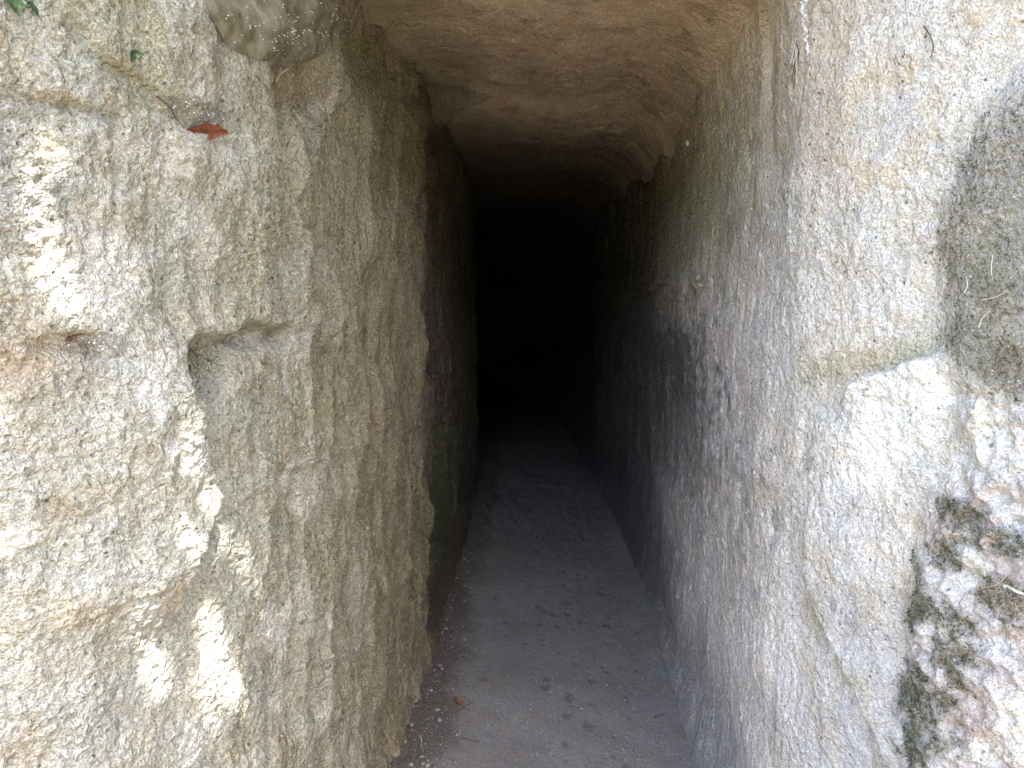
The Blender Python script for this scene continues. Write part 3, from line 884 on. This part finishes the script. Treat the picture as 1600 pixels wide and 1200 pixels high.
def stone_verts(seed, flat=0.7, rough=0.35, V=None):
    V = IV if V is None else V
    n = noise(V[:, 0] * 1.3 + seed * 7.7, V[:, 1] * 1.3 + seed, V[:, 2] * 1.3)
    n2 = noise(V[:, 0] * 3 + seed * 3.7, V[:, 1] * 3, V[:, 2] * 3 + seed)
    q = V * (1 + rough * n + rough * 0.4 * n2)[:, None]
    return q * np.array([1.15, 0.9, flat])


# ---- dusty cobwebs
def cobweb(name, loop, lift, mat, which='LRC', label=None, crumbs=0, rings=14, sagdir=None, seed=1):
    pts = [avg_hit(*q, which) for q in loop]
    cen = sum((p for p, n in pts), Vector()) / len(pts)
    nor = sum((n for p, n in pts), Vector()).normalized()
    top = cen + nor * lift + (sagdir or Vector((0, 0, 0)))
    m = 10
    edge = catmull([tuple(p + n * 0.004) for p, n in pts] + [tuple(pts[0][0] + pts[0][1] * 0.004)], m)[:-1]
    V, F = [], []
    K = len(edge)
    for i in range(rings + 1):
        t = i / rings
        for k in range(K):
            e = Vector(edge[k])
            q = e.lerp(top, t)
            # rounded bag rather than a cone
            h = (1 - (1 - t) ** 2.2) - t
            q = q + (nor * lift + (sagdir or Vector((0, 0, 0)))) * h * 0.8
            w = 0.010 * float(noise(q.x * 22, q.y * 22, q.z * 22)) * math.sin(math.pi * min(1, t * 1.2))
            V.append(q + nor * w)
    for i in range(rings):
        for k in range(K):
            F.append((i * K + k, i * K + (k + 1) % K, (i + 1) * K + (k + 1) % K, (i + 1) * K + k))
    root = empty(name, cen)
    mesh_object('web_sheet', V, F, mat, root)
    if crumbs:
        rg = np.random.default_rng(seed)
        ps = []
        for k in range(crumbs):
            i = int(rg.integers(2, rings)); j = int(rg.integers(0, K))
            p = np.array(V[i * K + j].lerp(V[i * K + (j + 1) % K], rg.random()).lerp(V[(i - 1) * K + j], rg.random())) + np.array(nor) * 0.0012
            sz = rg.uniform(0.0006, 0.0018)
            ps.append((stone_verts(k, 0.8, 0.4, IV1) * sz + p, IF1))
        VV, FF = join([([Vector(q) for q in a], b) for a, b in ps])
        o = mesh_object('trapped_crumbs', VV, FF, M_PALE, root); o['kind'] = 'stuff'
    tag(root, label, 'cobweb')
    return root


cobweb('cobweb', [(318, 8), (335, 40), (358, 76), (398, 94), (440, 104), (490, 92), (535, 64), (556, 40), (560, -10), (500, -60), (400, -70), (330, -40)], 0.035, M_WEB, 'LC',
       'grey dusty cobweb bag sagging under the roof corner, flecked with white crumbs', 170, sagdir=Vector((0, 0, -0.012)))
cobweb('cobweb', [(255, 158), (272, 182), (296, 200), (338, 196), (352, 180), (330, 160), (300, 150), (275, 148)], 0.016, M_WEBT, 'L',
       'small pale cobweb pouch above the red-brown dry leaf', 30, seed=2)
cobweb('cobweb', [(632, 170), (655, 200), (684, 208), (700, 195), (735, 158), (770, 150), (720, 135), (660, 130)], 0.035, M_WEBT, 'LC',
       'dim cobweb across the inner corner of tunnel roof and furrowed wall', 24, seed=3)
cobweb('cobweb', [(92, 528), (98, 548), (130, 556), (170, 552), (205, 545), (200, 532), (165, 522), (130, 520)], 0.006, M_WEBT, 'L',
       'thin grey cobweb around a small dark hole in the stone', 20, seed=4)


# ---- leaves
def leaf(name, px, py, length, width, mat, label, cat='leaf', which='LRCF', roll=0.0, lift=0.006, curl=0.5, tilt=0.3, stalk=True, seed=1, group=None):
    p, n = avg_hit(px, py, which)
    a, b, c = frame(n)
    ax = a * math.cos(roll) + b * math.sin(roll); bx = -a * math.sin(roll) + b * math.cos(roll)
    c2 = (c * math.cos(tilt) + bx * math.sin(tilt)).normalized(); bx = c2.cross(ax).normalized()
    root = empty(name, p)
    NU, NV = 22, 9
    V, F = [], []
    for i in range(NU + 1):
        u = i / NU
        w = width * 0.5 * (math.sin(math.pi * u ** 0.8) ** 0.8 + 0.02) * (1 + 0.12 * math.sin(u * 19 + seed) + 0.08 * math.sin(u * 41))
        for j in range(NV + 1):
            v = j / NV * 2 - 1
            z = lift + curl * width * 0.35 * (v * v - 0.3) + curl * length * 0.10 * math.sin(u * 4.5 + seed) + 0.0015 * math.sin(u * 30 + v * 9)
            V.append(p + ax * (u - 0.5) * length + bx * v * w + c2 * z)
    for i in range(NU):
        for j in range(NV):
            k = i * (NV + 1) + j
            F.append((k, k + 1, k + NV + 2, k + NV + 1))
    mesh_object('blade', V, F, mat, root)
    mid = [V[i * (NV + 1) + NV // 2] + c2 * 0.0005 for i in range(NU + 1)]
    if stalk:
        mid = [mid[0] - ax * length * 0.25 + c2 * -0.003, mid[0] - ax * length * 0.1] + mid
    VV, FF = tube_data(mid, list(np.linspace(0.0011, 0.0004, len(mid))), 5)
    mesh_object('midrib', VV, FF, mat, root)
    tag(root, label, cat, group)
    return root


leaf('dry_leaf', 318, 193, 0.072, 0.036, M_DRYLEAF, 'red-brown dry leaf caught in the web high on the olive wall', which='L', roll=0.05, lift=0.018, curl=0.4, tilt=-0.5, stalk=False)
leaf('dry_leaf', 716, 1100, 0.045, 0.026, M_BROWNLEAF, 'curled dark brown leaf lying in the grit on the tunnel floor', which='F', roll=0.5, lift=0.010, curl=0.6, tilt=0.2, seed=4)
leaf('leaf_scrap', 112, 527, 0.026, 0.008, M_DRYLEAF, 'reddish leaf scrap stuck beside the small dark hole', which='L', roll=0.3, lift=0.006, stalk=False, seed=3)
leaf('leaf_scrap', 486, 73, 0.018, 0.009, M_DRYLEAF, 'tiny rusty leaf scrap hanging at the lip of the dusty cobweb bag', which='L', roll=0.2, lift=0.045, stalk=False, seed=8)


def sprig(name, px, py, n, size, label, seed):
    p, nr = avg_hit(px, py, 'L')
    root = empty(name, p)
    rg = np.random.default_rng(seed)
    a, b, c = frame(nr)
    V, F = tube_data([p - c * 0.004, p + c * 0.012 - b * 0.004, p + c * 0.02 - b * 0.012], [0.0012, 0.001, 0.0006], 5)
    mesh_object('stem', V, F, M_GREEN, root)
    for k in range(n):
        an = rg.uniform(0, 6.28); d = (a * math.cos(an) + b * math.sin(an) * 0.8 + c * 0.5).normalized()
        s = d.cross(c).normalized(); L = size * rg.uniform(0.6, 1.1)
        base = p + c * rg.uniform(0.004, 0.014)
        V, F = [], []
        for i in range(6):
            u = i / 5; w = L * 0.3 * math.sin(math.pi * min(0.98, u + 0.03)); dr = -Vector((0, 0, 1)) * L * 0.5 * u * u
            V += [base + d * L * u + s * w + dr, base + d * L * u + dr - c * 0.001, base + d * L * u - s * w + dr]
        for i in range(5):
            F += [(i * 3, i * 3 + 1, i * 3 + 4, i * 3 + 3), (i * 3 + 1, i * 3 + 2, i * 3 + 5, i * 3 + 4)]
        mesh_object('leaf', V, F, M_GREEN, root)
    tag(root, label, 'plant')


sprig('green_sprig', 205, 84, 6, 0.014, 'tiny green sprig growing on the pale block beside the red-brown leaf', 2)
sprig('green_sprig', 40, 8, 8, 0.012, 'green sprig at the top edge of the sunlit wall', 5)
sprig('green_sprig', 8, 0, 6, 0.014, 'green leaves peeking in at the topmost corner of the olive wall', 9)

# ---- straws, roots and stems
tag(strand('straw', [(427, 124), (438, 118), (450, 112)], 0.02, 0.0008, M_STRAW, 'L'), 'short yellow straw sticking out under the dusty cobweb bag', 'straw')
tag(strand('root_fibre', [(400, 118), (420, 142), (440, 166), (462, 182)], 0.003, 0.0009, M_ROOT, 'L'), 'thin dark root running down the recess under the cobweb bag', 'root')
tag(strand('root_fibre', [(246, 150), (262, 165), (272, 184), (286, 200)], 0.005, 0.0016, M_ROOT, 'L'), 'dark root slanting down to the red-brown leaf', 'root')
tag(strand('root_fibre', [(1446, 42), (1455, 58), (1458, 75), (1455, 92)], 0.006, 0.0012, M_ROOT, 'R'), 'short dark curved fibre on the bleached upper wall', 'root')
tag(strand('pale_stem', [(1566, 917), (1580, 916), (1592, 921), (1612, 930)], 0.012, 0.0024, M_PALESTEM, 'R', taper=0.9, sides=8), 'thick pale bent stem on the mossy outer rock', 'stem')
tag(strand('straw', [(1530, 922), (1552, 912), (1568, 902), (1576, 890)], 0.010, 0.0008, M_STRAW, 'R'), 'thin curved straw beside the thick pale stem', 'straw')
tag(strand('straw', [(1552, 400), (1551, 420), (1553, 437)], 0.008, 0.0007, M_PALESTEM, 'R'), 'short upright pale straw on the moss of the outer rock', 'straw')
tag(strand('straw', [(1535, 470), (1555, 464), (1578, 455)], 0.008, 0.0007, M_STRAW, 'R'), 'straw lying level on the mossy outer rock', 'straw')
tag(strand('straw', [(1530, 512), (1538, 496), (1550, 484)], 0.008, 0.0009, M_STRAW, 'R'), 'slanting straw lowest on the moss above the rock knobs', 'straw')
tag(strand('straw', [(1508, 458), (1512, 446), (1511, 432)], 0.008, 0.0007, M_PALESTEM, 'R'), 'pale straw at the inner edge of the grey mossy rock', 'straw')
tag(strand('twig', [(1022, 1122), (1030, 1119), (1036, 1116)], 0.003, 0.0022, M_ROOT, 'F'), 'tiny black twig on the bare grey floor near the pale wall', 'twig')
tag(strand('twig', [(716, 1112), (728, 1104), (737, 1098)], 0.006, 0.0022, M_ROOT, 'F'), 'black twig leaning on the curled brown floor leaf', 'twig')
tag(strand('twig', [(722, 1154), (735, 1157), (748, 1160)], 0.002, 0.003, M_ROOT, 'F'), 'flat dark twig at the border of grit and bare floor', 'twig')
tag(strand('straw', [(656, 1150), (659, 1158), (658, 1168)], 0.003, 0.0012, M_PALESTEM, 'F'), 'bent white straw in the grit by the furrowed wall foot', 'straw')
tag(strand('straw', [(712, 1150), (718, 1147), (719, 1141)], 0.003, 0.0012, M_PALESTEM, 'F'), 'hooked white straw in the grit below the brown floor leaf', 'straw')

# dusty root hairs hanging on the arris, pale crust above them
root = empty('root_tuft', hit(1240, 110, 'R')[0])
rg = np.random.default_rng(4)
for k in range(16):
    x0 = 1246 + rg.normal(0, 1.5); x1 = 1226 + rg.uniform(-12, 22); y1 = 128 + rg.uniform(-8, 12)
    strand('root_hair', [(x0, 66 + rg.uniform(0, 14)), (0.6 * x0 + 0.4 * x1 + 4, 98), (x1, y1)], [0.004, 0.012, 0.005], 0.0008, M_ROOT if k % 3 == 0 else M_PALESTEM, 'R', root, 4, 10)
tag(root, 'grey tuft of dusty root hairs hanging in the wall crack', 'root')
p0, n0 = avg_hit(1256, 45, 'R')
parts = []
for k in range(26):
    t = k / 25
    p, n = hit(1254 + 8 * t + rg.normal(0, 2.0), -15 + 100 * t, 'R')
    parts.append(([Vector(q) for q in stone_verts(k, 0.9, 0.5) * rg.uniform(0.002, 0.0045) + np.array(p + n * 0.0005)], IF))
V, F = join(parts)
o = mesh_object('mineral_crust', V, F, M_PALE)
tag(o, 'blue-white mineral crust dripping down the wall above the root tuft', 'mineral crust')

# clod wedged in the cracked crust
for px, py, r, sd in ((1094, 434, 0.011, 1), (1096, 445, 0.008, 2)):
    p, n = avg_hit(px, py, 'R')
    o = mesh_object('clod', [Vector(q) for q in stone_verts(sd, 0.9, 0.5) * r + np.array(p + n * 0.004)], IF, M_PEBM)
    tag(o, ('larger upper' if sd == 1 else 'smaller lower') + ' pale clod wedged in the cracked crust of the dark wall', 'stone')
p, n = avg_hit(1076, 223, 'RC')
tag(mesh_object('white_fleck', [Vector(q) for q in stone_verts(9, 1.8, 0.3) * 0.006 + np.array(p + n * 0.003)], IF, M_PALE), 'single bright white fleck in the rounded roof corner', 'stone')

# ---- grit and pebbles on the floor
def floor_z(x, y):
    loc, nor, i, d = BV['F'].ray_cast(Vector((x, y, 0.5)), Vector((0, 0, -1)))
    return loc.z if loc is not None else 0.0


rg = np.random.default_rng(21)
PEB = []
for k in range(6):
    me = bpy.data.meshes.new('pebble')
    me.from_pydata([tuple(v) for v in stone_verts(k + 3, 0.6, 0.45)], [], IF); me.materials.append(M_PEB)
    me.polygons.foreach_set('use_smooth', np.ones(len(me.polygons), bool)); PEB.append(me)
for k in range(46):
    y = 1.95 + 1.7 * rg.random() ** 1.4
    x = -0.36 + rg.normal(0, 0.045)
    o = bpy.data.objects.new('pebble', PEB[k % 6]); COL.objects.link(o)
    r = rg.uniform(0.003, 0.0075)
    o.location = (x, y, floor_z(x, y) + r * 0.3); o.scale = (r, r, r); o.rotation_euler = (0, 0, rg.uniform(0, 6))
    tag(o, 'small pale pebble in the strip of grit along the furrowed wall', 'pebble', 'pebbles in the grit strip')
for k in range(9):
    y = rg.uniform(1.95, 3.2); x = rg.uniform(-0.15, 0.42)
    o = bpy.data.objects.new('pebble', PEB[k % 6]); COL.objects.link(o)
    r = rg.uniform(0.0025, 0.005)
    o.location = (x, y, floor_z(x, y) + r * 0.3); o.scale = (r, r, r); o.rotation_euler = (0, 0, rg.uniform(0, 6))
    tag(o, 'lone pale pebble on the bare middle of the floor', 'pebble', 'pebbles on the bare floor')


def scatter(name, n, fx, fy, r0, r1, mat):
    parts = []
    for k in range(n):
        y = fy(); x = fx()
        r = rg.uniform(r0, r1)
        v = stone_verts(k % 50, 0.6, 0.5, IV1) * r * np.array([rg.uniform(.6, 1.6), rg.uniform(.6, 1.3), 1]) + np.array([x, y, floor_z(x, y) + r * 0.25])
        parts.append((v, IF1))
    nv = len(IV1)
    V = np.concatenate([p[0] for p in parts]); F = np.concatenate([np.array(IF1) + i * nv for i in range(n)])
    o = mesh_object(name, V.tolist(), F.tolist(), mat)
    return o


fy = lambda: 1.9 + 2.2 * rg.random() ** 1.3
tag(scatter('dark_grit', 2200, lambda: -0.35 + rg.normal(0, 0.05), fy, 0.001, 0.004, M_PEBD), 'dark earthy grit along the foot of the furrowed wall', 'grit', kind='stuff')
tag(scatter('pale_grit', 700, lambda: -0.34 + rg.normal(0, 0.055), fy, 0.0008, 0.0026, M_PEB), 'pale chips scattered through the dark grit', 'grit', kind='stuff')
tag(scatter('floor_chips', 420, lambda: rg.uniform(-0.3, 0.48), fy, 0.0007, 0.002, M_PEB), 'fine pale chips on the bare grey floor', 'grit', kind='stuff')

# ---- moss
def moss(name, mask, label, n, ln):
    idx = np.argwhere(mask)
    if len(idx) == 0: return
    rg = np.random.default_rng(len(idx))
    pick = idx[rg.integers(0, len(idx), n)]
    V, F = [], []
    for i, j in pick:
        p = np.array([RX[i, j], RY[i, j], RZ[i, j]])
        i2, j2 = min(i + 2, RX.shape[0] - 1), min(j + 2, RX.shape[1] - 1)
        e1 = np.array([RX[i2, j], RY[i2, j], RZ[i2, j]]) - p; e2 = np.array([RX[i, j2], RY[i, j2], RZ[i, j2]]) - p
        nn = np.cross(e1, e2); nn /= np.linalg.norm(nn) + 1e-9
        if nn @ (np.array([0, 0.2, 1.4]) - p) < 0: nn = -nn
        for b in range(3):
            d = nn + rg.normal(size=3) * 0.6 + np.array([0, 0, 0.15]); d /= np.linalg.norm(d)
            s = np.cross(d, rg.normal(size=3)); s /= np.linalg.norm(s) + 1e-9
            L = ln * rg.uniform(0.5, 1.2); w = 0.0007
            q = p + rg.normal(size=3) * 0.0015
            k = len(V); V += [q - s * w, q + s * w, q + d * L * 0.6 + s * w * 0.8, q + d * L, q + d * L * 0.6 - s * w * 0.8]
            F.append((k, k + 1, k + 2, k + 3, k + 4))
    tag(mesh_object(name, V, F, M_MOSS, smooth=False), label, 'moss', kind='stuff')


vis = (RY > 0.9) & (RY < 1.45)
moss('moss', (RMOSS > 0.5) & vis & (RZ < 1.15), 'dark moss running in streaks down the lumpy pale outer rock', 2600, 0.004)
moss('moss', (RMOSS > 0.3) & vis & (RZ >= 1.15), 'thin olive moss on the grey upper part of the outer rock', 1200, 0.004)
